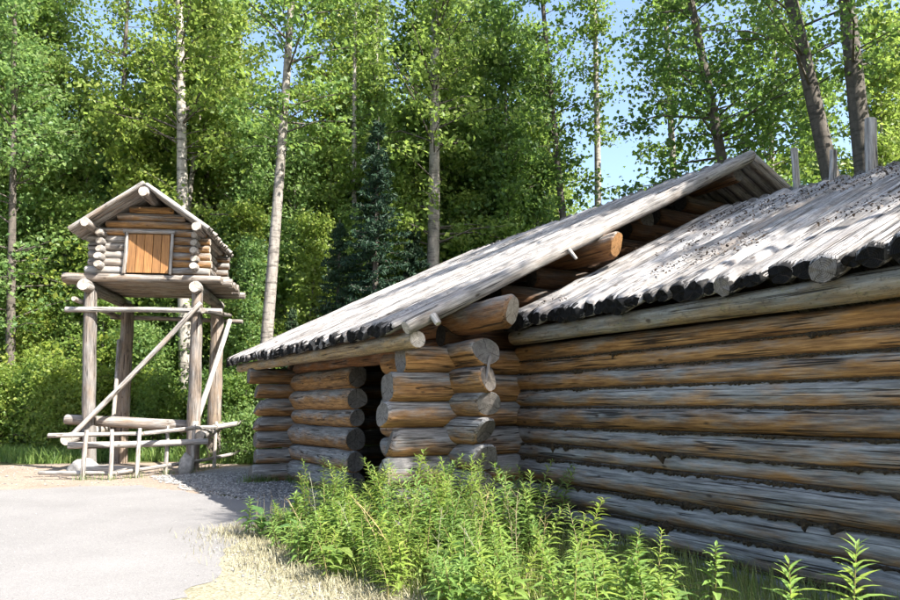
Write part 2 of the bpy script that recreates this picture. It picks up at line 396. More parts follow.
# long wall
wb = [2.3, 2.1, 1.93, 1.72, 1.5, 1.255, 1.035, 0.863, 0.58, 0.34, 0.1, -0.13]
wbrown = [0.85, 0.95, 0.7, 0.16, 0.6, 0.26, 0.2, 0.08, 0.04, 0.04, 0.0]
for i in range(len(wb) - 1):
    zc = (wb[i] + wb[i + 1]) / 2; r = (wb[i] - wb[i + 1]) / 2 * 1.02
    tp = 1.06 if i % 2 else 0.95
    log('wall_log', (0.12, -7.3 + random.uniform(-.05, .05), zc), (0.12, 0.25, zc), r * tp * 1.05, r * (2 - tp) * 1.05, cabin,
        rc(wbrown[i], 0.03, [0.95, 1.0, 1.05, 1.2, 0.85, 1.0, 1.0, 0.95, 0.95, 0.95, 1.0][i], 0.04), seg=20, bend=0.012, lump=0.06, step=0.12,
        mats=('log', 'end', 'end'))
def chink(y0, y1, u, z, amt, parent, axis='v'):
    V = []; F = []; n = int(abs(y1 - y0) / 0.022); sg = 7; off = random.uniform(0, 99)
    for i in range(n + 1):
        y = y0 + (y1 - y0) * i / n
        q = max(0.0, mnoise.noise((y * 1.7 + off, 0, 0)) + amt - 0.25)
        q2 = max(0.0, mnoise.noise((y * 7 + off, 3, 0)) + 0.3)
        r = (0.007 + 0.06 * q * q2) * random.uniform(0.5, 1.6) + random.uniform(0, 0.006)
        for j in range(sg):
            th = 2 * math.pi * j / sg
            rr = r * random.uniform(0.45, 1.45)
            du = rr * math.cos(th); dz = rr * math.sin(th) * (1.3 if math.sin(th) < 0 else 0.7)
            V.append((u + du, y, z + dz - 0.25 * r) if axis == 'v' else (y, u + du, z + dz - 0.25 * r))
    for i in range(n):
        for j in range(sg):
            k = (j + 1) % sg
            F.append((i * sg + j, (i + 1) * sg + j, (i + 1) * sg + k, i * sg + k))
    return link('moss_chinking', new_mesh('moss_chinking', V, F, [M['moss']], None, False), parent)
for i in range(1, len(wb) - 1):
    chink(-7.2, 0.1, 0.025, wb[i], [0, 0, 0.05, 0.05, 0.05, 0.2, 0.35, 0.6, 0.75, 0.65, 0.5, 0.4][i], cabin)
# eave log over the long wall and other walls of the main room
log('eave_log', (-0.13, -7.45, 2.40), (-0.13, 0.0, 2.40), 0.115, 0.105, cabin, (0.15, 0.95), seg=16, mats=('eavelog', 'end', 'end'), step=0.2)
for i in range(9):
    z = 0.12 + 0.27 * i
    log('wall_log', (-0.35, -6.85, z), (6.2, -6.85, z), 0.14, 0.13, cabin, rc(0.3), seg=10, step=0.8)
    log('wall_log', (6.0, -7.2, z), (6.0, 0.2, z), 0.14, 0.13, cabin, rc(0.3), seg=8, step=1.2)
for i in range(6):
    z = 2.55 + 0.27 * i
    log('wall_log', (-0.1 + 0.54 * i, -6.85, z), (6.2 - 0.54 * i, -6.85, z), 0.14, 0.13, cabin, rc(0.3), seg=8, step=1.2)

# entrance porch: front wall (u = -0.86), near and far side walls
fb = [2.18, 1.82, 1.455, 1.16, 0.76, 0.42, 0.0]
fbr = [0.9, 0.8, 0.65, 0.4, 0.25, 0.1]
for i in range(len(fb) - 1):
    zc = (fb[i] + fb[i + 1]) / 2; r = (fb[i] - fb[i + 1]) / 2 * 1.02
    log('wall_log', (-0.86, 3.72 + random.uniform(-.05, .05), zc), (-0.86, 7.6, zc), r * 1.03, r * 0.97, cabin, rc(fbr[i], 0.06, 0.95), seg=18, step=0.2, pw=2.3, lump=0.08, cham0=0.14, cut0=(random.uniform(-.2, .2), random.uniform(-.2, .2)))
nb = [2.33, 1.995, 1.68, 1.386, 1.05, 0.745, 0.42, 0.08, -0.1]
cuts = [(0.4, 0.25), (-0.5, 0.35), (0.3, -0.25), (-0.4, -0.85), (0.35, -0.45), (-0.2, 0.4), (0.1, 0), (0, 0)]
for i in range(len(nb) - 1):
    zc = (nb[i] + nb[i + 1]) / 2; r = (nb[i] - nb[i + 1]) / 2 * 1.04
    log('wall_log', (-0.86, -0.48 + random.uniform(-.07, .05), zc), (-0.86, 2.35, zc), r * 0.98, r * 1.02, cabin,
        rc([0.9, 0.75, 0.5, 0.3, 0.2, 0.1, 0, 0][i], 0.06, 0.95), seg=20, step=0.2, pw=2.35, lump=0.09, cut0=cuts[i], cham0=[.1, .12, .12, .2, .15, .1, .1, .1][i])
log('door_header', (-0.86, 0.55, 2.29), (-0.86, 7.55, 2.30), 0.13, 0.125, cabin, (0.8, 1.0), seg=14, mats=('logbrown', 'end', 'end'))
sb = [2.25, 1.92, 1.56, 1.25, 0.89, 0.53, 0.2, -0.1]
sbr = [0.95, 0.8, 0.6, 0.35, 0.2, 0.1, 0.0]
for i in range(len(sb) - 1):
    zc = (sb[i] + sb[i + 1]) / 2; r = (sb[i] - sb[i + 1]) / 2 * 1.0
    log('wall_log', (-1.75 + [0.12, -0.05, -0.12, -0.02, -0.08, 0.04, 0][i], 0.3, zc), (7.9, 0.3, zc), r, r * 0.97, cabin,
        rc(sbr[i], 0.06, 1.0), seg=20, step=0.22, pw=[3.4, 3.6, 3.0, 2.6, 2.6, 3, 2.4][i], lump=0.07, cham0=[.06, .06, .12, .22, .2, .12, .1][i], cut0=[(0, 0), (0, 0), (-.1, .1), (.3, .35), (.3, -.2), (0, 0), (0, 0)][i])
tb = [2.29, 1.97, 1.68, 1.31, 1.01, 0.66, 0.35, -0.02]
for i in range(len(tb) - 1):
    zc = (tb[i] + tb[i + 1]) / 2; r = (tb[i] - tb[i + 1]) / 2 * 1.02
    log('wall_log', (-1.77 + random.uniform(-.12, .1), 7.18, zc), (7.9, 7.18, zc), r * 0.97, r, cabin,
        rc([0.8, 0.7, 0.45, 0.3, 0.1, 0.1, 0][i], 0.06, 0.9), seg=16, step=0.25, cham0=[.1, .1, .3, .28, .15, .12, .1][i], cut0=(0, [.0, .2, .5, .4, 0, 0, .2][i]))
for i in range(9):
    z = 0.15 + 0.33 * i
    log('wall_log', (7.6, 0.1, z), (7.6, 7.4, z), 0.17, 0.165, cabin, rc(0.3), seg=8, step=1.2)
# gable logs under the porch roof, toned down to imitate deep shade
SL = 0.5
def vroof(u, v): return 2.41 + (u + 2.0) * SL + 0.008 * v if u <= 4.07 else 2.41 + 6.07 * SL + 0.008 * v - (u - 4.07) * SL
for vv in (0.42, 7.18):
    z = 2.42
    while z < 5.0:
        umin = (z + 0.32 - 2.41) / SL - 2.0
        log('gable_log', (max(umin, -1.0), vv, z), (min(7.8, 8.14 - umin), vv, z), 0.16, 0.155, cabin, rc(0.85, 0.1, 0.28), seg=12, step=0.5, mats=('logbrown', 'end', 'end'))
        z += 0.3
log('wall_plate', (-0.8, -0.98, 2.60), (-0.8, 7.75, 2.62), 0.19, 0.175, cabin, (0.6, 1.0), seg=22, cut0=(-0.75, -0.45), cham0=0.2, pw=2.3, mats=('logbrown', 'endpale', 'end'), lump=0.07)
log('purlin', (1.05, -0.72, 3.64), (1.05, 8.3, 3.68), 0.165, 0.17, cabin, (0.85, 1.0), seg=18, cut0=(-0.5, -0.5), cham0=0.14, pw=2.4, lump=0.1, mats=('logbrown', 'endtan', 'end'))
log('purlin', (2.6, 0.3, 4.42), (2.6, 8.3, 4.46), 0.16, 0.15, cabin, (0.8, 0.8), seg=12, mats=('logbrown', 'end', 'end'))
log('ridge_log', (4.02, -0.3, 5.2), (4.02, 8.4, 5.22), 0.13, 0.16, cabin, (0.5, 0.8), seg=14, mats=('logbrown', 'end', 'end'))
log('purlin', (6.2, -0.3, 4.15), (6.2, 8.3, 4.2), 0.16, 0.15, cabin, (0.8, 0.8), seg=12, mats=('logbrown', 'end', 'end'))
log('eave_beam', (-1.74, -0.42, 2.275), (-1.74, 8.62, 2.36), 0.105, 0.095, cabin, (0.7, 1.15), seg=14, mats=('eavelog', 'endpale', 'end'), cut0=(0.2, 0.1))
for vv in (2.5, 6.4, 0.3, 7.18):
    log('plate_block', (-0.8, vv - 0.16, 2.83), (-0.8, vv + 0.16, 2.83), 0.07, 0.07, cabin, (0.6, 0.8), seg=8)

# roofs: every pole is a piece of its own
def roof(u_eave, z_eave, v0, v1, u_ridge, slope, r_mean, zgrow=0.0, ridge_fn=None, back_u=None, r_var=0.2):
    roof_root = None
    v = v0
    k = 0
    while v < v1:
        r = r_mean * random.uniform(1 - r_var, 1 + r_var)
        vc = v + r * 0.92
        ur = ridge_fn(vc) if ridge_fn else u_ridge
        ue = u_eave + random.uniform(-0.05, 0.05)
        ze = z_eave + (ue - u_eave) * slope + zgrow * vc + random.uniform(-0.012, 0.012)
        zr = z_eave + (ur - u_eave) * slope + zgrow * vc
        cut = -0.35 * random.uniform(0.6, 1.6)
        yield (ue, vc + random.uniform(-.012, .012), ze), (ur + random.uniform(-.03, .05), vc + random.uniform(-.03, .03), zr), r, cut, k
        v += 2 * r * 0.92; k += 1
def mrf(v): return max(3.0, min(3.65, 3.3 + 0.3 * (v + 2.4)))
for a, b, r, cut, k in roof(-0.32, 2.555, -7.35, 0.1, 3.3, 0.5, 0.1, 0.0, mrf, r_var=0.42):
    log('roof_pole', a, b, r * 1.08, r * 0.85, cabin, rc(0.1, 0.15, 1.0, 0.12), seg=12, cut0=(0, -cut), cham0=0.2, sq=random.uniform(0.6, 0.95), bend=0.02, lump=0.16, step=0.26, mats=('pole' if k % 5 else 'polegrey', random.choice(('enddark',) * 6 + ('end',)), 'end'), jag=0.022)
for a, b, r, cut, k in roof(-0.32, 2.555, -7.35, 0.1, 3.3, 0.5, 0.14):
    log('roof_pole', (6.9 - a[0] * 0, a[1], 2.6), (mrf(a[1]) + 0.02, b[1], b[2] + 0.02 + (mrf(a[1]) - 3.3) * 0.5), r, r * 0.9, cabin, rc(0.1), seg=8, step=1.0, mats=('pole', 'enddark', 'end'))
for a, b, r, cut, k in roof(-2.0, 2.41, -0.3, 8.5, 4.05, SL, 0.085, 0.008, r_var=0.35):
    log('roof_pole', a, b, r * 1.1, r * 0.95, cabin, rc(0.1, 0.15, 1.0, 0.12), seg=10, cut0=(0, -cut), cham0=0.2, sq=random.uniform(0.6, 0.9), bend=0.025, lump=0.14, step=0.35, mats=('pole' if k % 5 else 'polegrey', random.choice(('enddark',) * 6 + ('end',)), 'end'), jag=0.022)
for a, b, r, cut, k in roof(-2.0, 2.41, -0.4, 8.5, 4.05, SL, 0.12, 0.008):
    log('roof_pole', (8.3, a[1], 3.33 + 0.008 * a[1]), (4.05, b[1], b[2] + 0.03), r, r * 0.9, cabin, rc(0.3), seg=8, step=1.0, mats=('pole', 'enddark', 'end'))
# rake log along the porch gable, with a branch stub
rk = log('rake_log', (-1.93, -0.48, 2.39), (4.1, -0.5, 5.45), 0.085, 0.105, cabin, (0.1, 0.95), seg=14, mats=('pale', 'endpale', 'end'), bend=0.03, lump=0.08, step=0.2)
log('branch_stub', (2.55, -0.09, -0.02), (2.55, -0.16, -0.17), 0.03, 0.02, rk, (0.0, 1.3), seg=7, mats=('pale', 'endpale', 'endpale'))
log('branch_stub', (0.35, -0.08, 0.0), (0.33, -0.15, -0.11), 0.05, 0.04, rk, (0.0, 1.3), seg=8, mats=('pale', 'endpale', 'endpale'))
log('rake_log', (4.05, -0.5, 5.43), (8.1, -0.5, 3.42), 0.1, 0.11, cabin, (0.35, 0.95), seg=12, mats=('pale', 'endpale', 'end'))
# splinter hanging at the corner
log('bark_splinter', (-0.94, -0.58, 1.72), (-0.84, -0.55, 2.12), 0.014, 0.026, cabin, (0.45, 1.3), seg=6, mats=('pale', 'endpale', 'endpale'), sq=0.4, cham0=0.6, cham1=0.5)
# short posts standing on the main ridge
for (u, v, z0, z1, r, ln) in ((3.58, -1.62, 4.4, 5.12, 0.062, 0.0), (3.4, -2.25, 4.3, 4.86, 0.056, -0.04), (3.2, -2.9, 4.2, 5.02, 0.085, -0.03)):
    log('ridge_post', (u, v, z0), (u - ln, v + ln, z1), r, r * 0.95, cabin, (0.0, 1.2), seg=12, mats=('pale', 'endpale', 'endpale'), sq=0.75, cham1=0.05, step=0.12)

# ------------------------------------------------------------------ raised cache on posts
cache = empty('raised_cache', (-7.45, 17.6, 0), R(7))
tag(cache, 'small log storehouse with a gable roof raised high on four posts', 'storehouse')
P = dict(parent=cache)
for (x0, y0, x1, y1, r, br) in ((-1.12, 0.25, -1.36, 0.15, 0.165, 0.1), (1.26, 0.15, 1.2, 0.05, 0.165, 0.35), (-1.15, 2.6, -1.2, 2.55, 0.2, 0.55), (1.3, 2.5, 1.22, 2.45, 0.2, 0.5)):
    log('post', (x0, y0, -0.2), (x1, y1, 4.33), r, r * 0.85, cache, rc(br, 0.05, 0.72), seg=14, mats=('pale', 'end', 'end'), step=0.2, lump=0.08)
for x in (-1.38, 1.2):
    log('sill_beam', (x, -0.32, 4.4), (x - 0.05, 3.2, 4.4), 0.155, 0.14, cache, rc(0.2, 0.1, 1.0), seg=14, mats=('pale', 'endpale', 'end'), cut0=(0.15, 0.2))
nf = 13
for i in range(nf):
    y = 0.02 + i * 0.215
    log('floor_pole', (-1.95 + random.uniform(-.12, .12), y, 4.63 + random.uniform(-.01, .01)), (1.86 + random.uniform(-.12, .18), y, 4.63), 0.112, 0.1, cache, rc(0.35, 0.2, 0.95), seg=10, mats=('pale', 'end', 'end'), step=0.4)
HW = 1.12; ZF = 4.73
zc_rows = [ZF + 0.1 + 0.195 * i for i in range(5)]
for i, z in enumerate(zc_rows):
    r = 0.102
    br = [0.1, 0.3, 0.15, 0.2, 0.1][i]
    # front wall on both sides of the door
    log('wall_log', (-HW - 0.36 + random.uniform(-.05, .05), 0.1, z), (-0.52, 0.1, z), r, r, cache, rc(br, 0.1, 1.05), seg=12, mats=('pale', 'endpale', 'endpale'), cham0=0.2)
    log('wall_log', (0.52, 0.1, z), (HW + 0.34 + random.uniform(-.05, .05), 0.1, z), r, r, cache, rc([0.1, 0.85, 0.6, 0.85, 0.5][i], 0.1, 0.85), seg=12, mats=('log', 'endpale', 'endpale'), cham1=0.15)
    log('wall_log', (-HW - 0.36, 2.35, z), (HW + 0.4 + random.uniform(-.08, .12), 2.35, z), r, r, cache, rc(0.2, 0.1, 0.8), seg=10, mats=('log', 'end', 'end'))
    for x in (-HW, HW):
        zz = z + 0.098
        log('wall_log', (x, -0.27 + random.uniform(-.1, .08), zz), (x, 2.72, zz), r, r * 0.95, cache, rc(0.15, 0.1, 0.95), seg=12, mats=('pale', 'endpale', 'end'), cham0=0.3, cut0=(random.uniform(-.4, .4), random.uniform(-.3, .5)))
# gable logs above the door
z = zc_rows[-1] + 0.2; i = 0
AP = 6.62
while z < AP - 0.1:
    hw = (6.75 - z) * 1.45
    for y in (0.1, 2.35):
        log('gable_log', (-hw, y, z), (hw, y, z), 0.1, 0.098, cache, rc([0.5, 0.75, 0.4, 0.8, 0.6][i % 5], 0.1, 0.9), seg=12, mats=('log', 'end', 'end'))
    z += 0.19; i += 1
# door
dw = 5; dx0, dx1 = -0.5, 0.5
for i in range(dw):
    a = dx0 + (dx1 - dx0) * i / dw + 0.006; b = dx0 + (dx1 - dx0) * (i + 1) / dw - 0.006
    box('door_plank', (a, -0.045 + random.uniform(-.006, .006), ZF + 0.03), (b, -0.005, ZF + 1.0), 'plank', cache, 0.005)
for x, w in ((-0.555, 0.05), (0.55, 0.04)):
    log('door_jamb', (x, -0.05, ZF + 0.0), (x + 0.01, -0.05, ZF + 1.08), w, w, cache, (0.1, 1.1), seg=8, mats=('pale', 'endpale', 'endpale'))
log('door_lintel', (-0.62, -0.05, ZF + 1.06), (0.62, -0.05, ZF + 1.05), 0.05, 0.045, cache, (0.15, 1.0), seg=8, mats=('pale', 'endpale', 'endpale'))
# purlins and roof poles
Y0, Y1 = -0.72, 3.1
log('ridge_log', (0.0, Y0 - 0.06, 6.62), (-0.02, Y1, 6.62), 0.125, 0.11, cache, (0.1, 1.1), seg=14, mats=('pale', 'endpale', 'end'))
for x, zz in ((-1.28, 5.83), (1.26, 5.8)):
    log('purlin', (x, Y0 - 0.05, zz), (x, Y1, zz), 0.115, 0.1, cache, (0.1, 1.1), seg=14, mats=('pale', 'endpale', 'end'), cut0=(0.1, 0))
for s in (-1, 1):
    for i in range(22):
        y = Y0 + 0.08 + i * 0.158
        xe = s * ((1.7 if s < 0 else 1.55) + random.uniform(-.05, .05)); ze = (5.67 if s < 0 else 5.77) + random.uniform(-.01, .01)
        first = i == 0
        log('roof_pole', (xe, y, ze), (0.0 + s * 0.02, y, 6.83 + random.uniform(-.01, .01) + (0.03 if s < 0 else 0)), 0.085, 0.08, cache, rc(0.15, 0.15, 1.05), seg=9, mats=('pale', 'end', 'endpale'), step=0.5, sq=0.75)
# rails and braces
log('rail', (-1.85, 0.0, 3.83), (1.85, -0.15, 3.83), 0.07, 0.06, cache, (0.0, 1.15), seg=10, mats=('pale', 'endpale', 'endpale'), bend=0.05)
log('rail', (-1.7, 2.75, 3.98), (1.9, 2.7, 3.9), 0.065, 0.06, cache, (0.5, 0.7), seg=10, mats=('pale', 'endpale', 'endpale'))
log('rail', (-1.55, -0.35, 4.05), (-1.5, 2.9, 4.0), 0.06, 0.06, cache, (0.2, 0.9), seg=10, mats=('pale', 'endpale', 'endpale'))
log('rail', (1.45, -0.45, 3.8), (1.5, 2.95, 4.1), 0.07, 0.06, cache, (0.3, 0.8), seg=10, mats=('pale', 'endpale', 'endpale'))
log('brace', (-1.55, -0.12, 0.72), (1.35, -0.22, 4.02), 0.065, 0.06, cache, (0.0, 1.2), seg=10, mats=('pale', 'endpale', 'endpale'), bend=0.05)
log('brace', (1.3, -0.05, 1.0), (1.6, 2.4, 3.9), 0.075, 0.065, cache, (0.0, 1.1), seg=10, mats=('pale', 'endpale', 'endpale'))
log('brace', (-1.3, 2.3, 3.3), (-0.75, 0.5, 0.9), 0.05, 0.05, cache, (0.4, 0.9), seg=10, mats=('pale', 'endpale', 'endpale'))
log('base_beam', (-1.85, 0.5, 1.2), (1.15, 0.45, 1.02), 0.12, 0.15, cache, (0.55, 0.85), seg=14, mats=('pale', 'endpale', 'end'))
log('base_beam', (-1.5, -0.3, 0.75), (-1.42, 2.9, 1.0), 0.14, 0.13, cache, (0.1, 1.1), seg=14, mats=('pale', 'endpale', 'end'))
log('base_beam', (1.5, -0.35, 0.82), (1.42, 2.9, 1.0), 0.11, 0.1, cache, (0.1, 1.1), seg=14, mats=('pale', 'endpale', 'end'))

# stones under the posts
def boulder(loc, r, label, seed):
    import bmesh
    bm = bmesh.new(); bmesh.ops.create_icosphere(bm, subdivisions=3, radius=1)
    for v in bm.verts:
        n = mnoise.noise(v.co * 1.3 + Vector((seed, 0, 0))) * 0.28 + mnoise.noise(v.co * 4 + Vector((seed, 3, 0))) * 0.06
        v.co = Vector((v.co.x * r[0], v.co.y * r[1], v.co.z * r[2])) * (1 + n)
    me = bpy.data.meshes.new('boulder'); bm.to_mesh(me); bm.free(); me.materials.append(M['stone'])
    for p in me.polygons: p.use_smooth = True
    o = link('boulder', me); o.location = loc; tag(o, label, 'stone'); return o
boulder((-6.02, 16.9, 0.18), (0.16, 0.16, 0.27), 'upright pale boulder at the foot of the front right storehouse post', 1)
boulder((-8.35, 16.9, 0.12), (0.3, 0.25, 0.22), 'low grey stone by the front left storehouse post', 5)
lg = log('fallen_log', (-8.1, 16.5, 0.13), (-7.1, 16.7, 0.1), 0.1, 0.08, None, (0.1, 1.1), mats=('pale', 'endpale', 'endpale'))
tag(lg, 'short bleached log lying on dirt behind the pole fence', 'log')

# ------------------------------------------------------------------ pole fence
fence = empty('pole_fence', (-6.6, 16.4, 0))
tag(fence, 'low bleached pole fence curving past the storehouse posts', 'fence')
def fl(name, a, b, r0, r1, c, **k):
    o = (-6.6, 16.4, 0)
    return log(name, tuple(x - y for x, y in zip(a, o)), tuple(x - y for x, y in zip(b, o)), r0, r1, fence, c, seg=10, mats=('pale', 'endpale', 'endpale'), **k)
fp = [(-7.64, 15.46), (-7.08, 15.5), (-6.68, 15.89), (-6.4, 16.7), (-5.97, 17.2), (-5.86, 18.46), (-5.75, 20.3)]
fh = [1.02, 1.03, 1.05, 1.08, 1.16, 1.14, 1.24]
for (x, y), h in zip(fp, fh):
    fl('post', (x, y, -0.1), (x + random.uniform(-.03, .03), y + random.uniform(-.02, .02), h), 0.05, 0.042, (0.05, 1.2), bend=0.015, step=0.15)
def poly_rail(pts, r, c):
    for a, b in zip(pts[:-1], pts[1:]):
        fl('rail', a, b, r, r * 0.9, c, bend=0.025, step=0.15)
poly_rail([(-8.5, 15.6, 0.9), (-6.64, 15.97, 0.93), (-5.93, 17.3, 1.02), (-5.8, 18.56, 0.98)], 0.05, (0.0, 1.25))
poly_rail([(-5.82, 18.3, 1.0), (-5.4, 20.9, 1.15), (-4.9, 22.3, 1.25)], 0.07, (0.0, 0.95))
poly_rail([(-8.2, 15.85, 0.68), (-5.55, 16.95, 0.72)], 0.075, (0.1, 1.15))
poly_rail([(-8.6, 15.55, 0.14), (-7.0, 15.62, 0.12), (-6.3, 16.85, 0.2), (-5.85, 18.6, 0.25), (-5.65, 20.4, 0.3)], 0.045, (0.1, 0.95))

# ------------------------------------------------------------------ trees
def tube(V, F, pts, radii, seg):
    base = len(V); pts = [np.asarray(p, float) for p in pts]
    for i, p in enumerate(pts):
        d = pts[min(i + 1, len(pts) - 1)] - pts[max(i - 1, 0)]; d = d / (np.linalg.norm(d) + 1e-9)
        ref = np.array([1.0, 0, 0]) if abs(d[0]) < 0.8 else np.array([0, 1.0, 0])
        a = np.cross(d, ref); a /= np.linalg.norm(a); b = np.cross(d, a)
        for j in range(seg):
            th = 2 * math.pi * j / seg
            V.append(tuple(p + (a * math.cos(th) + b * math.sin(th)) * radii[i]))
    for i in range(len(pts) - 1):
        for j in range(seg):
            k = (j + 1) % seg
            F.append((base + i * seg + j, base + i * seg + k, base + (i + 1) * seg + k, base + (i + 1) * seg + j))

def leaf_cloud(name, cen, size, mat, r, up=0.5, aspect=0.75):
    n = len(cen)
    nor = r.normal(size=(n, 3)); nor[:, 2] = np.abs(nor[:, 2]) * (0.6 + up); nor /= np.linalg.norm(nor, axis=1)[:, None]
    t = r.normal(size=(n, 3)); t -= nor * (t * nor).sum(1)[:, None]; t /= np.linalg.norm(t, axis=1)[:, None]
    b = np.cross(nor, t)
    s = (size * r.uniform(0.5, 1.45, n))[:, None]
    V = np.empty((n, 4, 3))
    V[:, 0] = cen - t * s * 0.5
    V[:, 1] = cen + b * s * 0.5 * aspect - t * s * 0.08 + nor * s * 0.06
    V[:, 2] = cen + t * s * 0.5 - nor * s * 0.05
    V[:, 3] = cen - b * s * 0.5 * aspect - t * s * 0.08 + nor * s * 0.06
    F = np.arange(n * 4).reshape(n, 4)
    return new_mesh(name, V.reshape(-1, 3), F.tolist(), [M[mat]])

def tree_meshes(seed, h, base, rtrunk, rad, nclus, per, leaf=0.1, lean=0.0, wob=0.12, limb_up=0.7, bark='birch', lmat='leaf', spread=0.36, top=0.6):
    r = np.random.default_rng(seed)
    V = []; F = []
    n = 16; pts = []; ph = r.uniform(0, 6.28, 4)
    for i in range(n + 1):
        t = i / n; z = h * t
        pts.append((lean * z + wob * math.sin(t * 5 + ph[0]) * t, wob * math.sin(t * 4 + ph[1]) * t, z - 0.15 * (i == 0)))
    rr = [rtrunk * (1 + 0.35 * math.exp(-i / n * h / 0.4)) * (1 - 0.88 * (i / n) ** 1.1) + 0.008 for i in range(n + 1)]
    tube(V, F, pts, rr, 9)
    def at(z):
        t = min(0.999, max(0, z / h)) * n; i = int(t); f = t - i
        return np.array(pts[i]) * (1 - f) + np.array(pts[i + 1]) * f
    cents = []
    made = 0
    while made < nclus:
        t = r.uniform(0, 1) ** 0.85; z = base + (h - base) * t
        prof = (0.55 + 0.45 * math.sin(min(1, t * 1.25 + 0.15) * math.pi)) * (1 - top * t)
        L = rad * prof * r.uniform(0.5, 1.15); az = r.uniform(0, 6.283)
        p0 = at(z); el = limb_up * r.uniform(0.3, 1.2) * (1 - 0.5 * (t < 0.2))
        d = np.array([math.cos(az) * math.cos(el), math.sin(az) * math.cos(el), math.sin(el)])
        p1 = p0 + d * L * 0.55 + r.normal(size=3) * 0.05; p2 = p0 + d * L + np.array([0, 0, -0.1 * L]) + r.normal(size=3) * 0.12
        lr = max(0.006, min(0.25 * rtrunk * (1 - t) + 0.01, 0.012 * L + 0.005))
        tube(V, F, [p0, p1, p2], [lr, lr * 0.65, lr * 0.25], 4)
        k = max(2, int(L * 2.2))
        for q in range(k):
            f = r.uniform(0.3, 1.05)
            c = p0 + (p2 - p0) * f + r.normal(size=3) * np.array([0.16, 0.16, 0.13]) * L ** 0.5
            cents.append((c, spread * r.uniform(0.5, 1.15))); made += 1
    C = np.concatenate([c + r.normal(size=(per, 3)) * np.array([s, s, s * 0.7]) for c, s in cents[:nclus]])
    nt = n * 9
    tm = new_mesh('trunk', V, F, [M[bark], M['barkdark']], [0] * nt + [1] * (len(F) - nt), True)
    lm = leaf_cloud('crown', C, leaf, lmat, r)
    return tm, lm

def plant_tree(name, loc, meshes, label, cat, group=None, rz=0.0, sc=1.0):
    e = empty(name, loc, rz); e.scale = (sc, sc, sc)
    link('trunk', meshes[0], e); link('crown', meshes[1], e)
    return tag(e, label, cat, group)

hero = [  # x, y, lean, trunk radius, height, crown base, crown radius, clusters, bark, leaf, label
    (-8.48, 24, -0.077, 0.2, 20, 7.5, 3.0, 230, 'birch', 'leaf', 'tall pale birch rising right behind the raised storehouse'),
    (-5.71, 22, 0.036, 0.17, 18, 8.8, 2.8, 150, 'bark', 'leaf', 'bare pale trunk standing between the storehouse and the porch roof'),
    (-0.67, 24, 0.013, 0.215, 20, 6.5, 3.2, 270, 'bark', 'leaf', 'thick grey mottled trunk standing behind the middle of the porch roof'),
    (-3.71, 28, -0.008, 0.116, 20, 8, 2.0, 130, 'birch', 'leaf', 'thin pale trunk just left of the dark spruce top'),
    (-3.45, 31, 0.003, 0.128, 21, 8, 2.0, 130, 'birch', 'leaf', 'thin pale trunk farther back beside the dark spruce'),
    (4.88, 26, -0.082, 0.143, 19, 4.5, 1.9, 170, 'barkdark', 'leafdark', 'slim dark tree leaning left beside the open sky gap'),
    (5.47, 27, 0.019, 0.149, 20, 4.8, 1.5, 110, 'birch', 'leafdark', 'slim pale tree at the left edge of the open sky gap'),
    (7.80, 24, -0.015, 0.132, 19, 6.0, 1.8, 170, 'bark', 'leafdark', 'slim grey tree behind the porch roof peak'),
    (10.80, 18, -0.145, 0.23, 19, 9.6, 3.2, 200, 'barkdark', 'leafdark', 'stout dark trunk leaning left behind the ridge posts'),
    (10.23, 17, -0.016, 0.25, 19, 9.6, 3.3, 200, 'barkdark', 'leafdark', 'stoutest grey trunk at far right behind the tallest ridge post'),  # dark bark imitates the shade on this grey trunk
    (9.29, 21, -0.132, 0.17, 18, 6.5, 3.2, 280, 'barkdark', 'leafdark', 'leaning dark trunk just right of the porch roof peak'),
    (-14.0, 30, -0.011, 0.165, 20, 7, 3.0, 230, 'barkdark', 'leaf', 'dark slender trunk above the left roof slope of the storehouse'),
    (-8.67, 32, -0.064, 0.132, 21, 8, 3.0, 210, 'birch', 'leaf', 'thin pale leaning trunk to the right of the storehouse peak'),
    (-14.4, 28, -0.103, 0.1, 18, 6, 2.8, 240, 'bark', 'leafyoung', 'thin leaning tree in the upper left corner'),
    (-14.26, 24, -0.081, 0.13, 16, 3.5, 2.8, 270, 'barkdark', 'leafyoung', 'leafy tree with a brown trunk at the left edge of the picture'),
    (10.67, 25, 0.079, 0.121, 19, 6, 3.0, 240, 'bark', 'leafdark', 'thin tree seen between the two front ridge posts'),
]
for i, (x, y, ln, r0, h, cb, cr, nc, bk, lf, lab) in enumerate(hero):
    tm, lm = tree_meshes(100 + i, h + 5, cb, r0 * 1.2, cr, int(nc * 1.5), 30, 0.16 if y > 20 else 0.13, ln, 0.12, bark=bk, lmat=lf, spread=0.3, top=0.35)
    plant_tree('birch_tree' if bk == 'birch' else 'poplar_tree', (x, y, 0), (tm, lm), lab, 'tree')

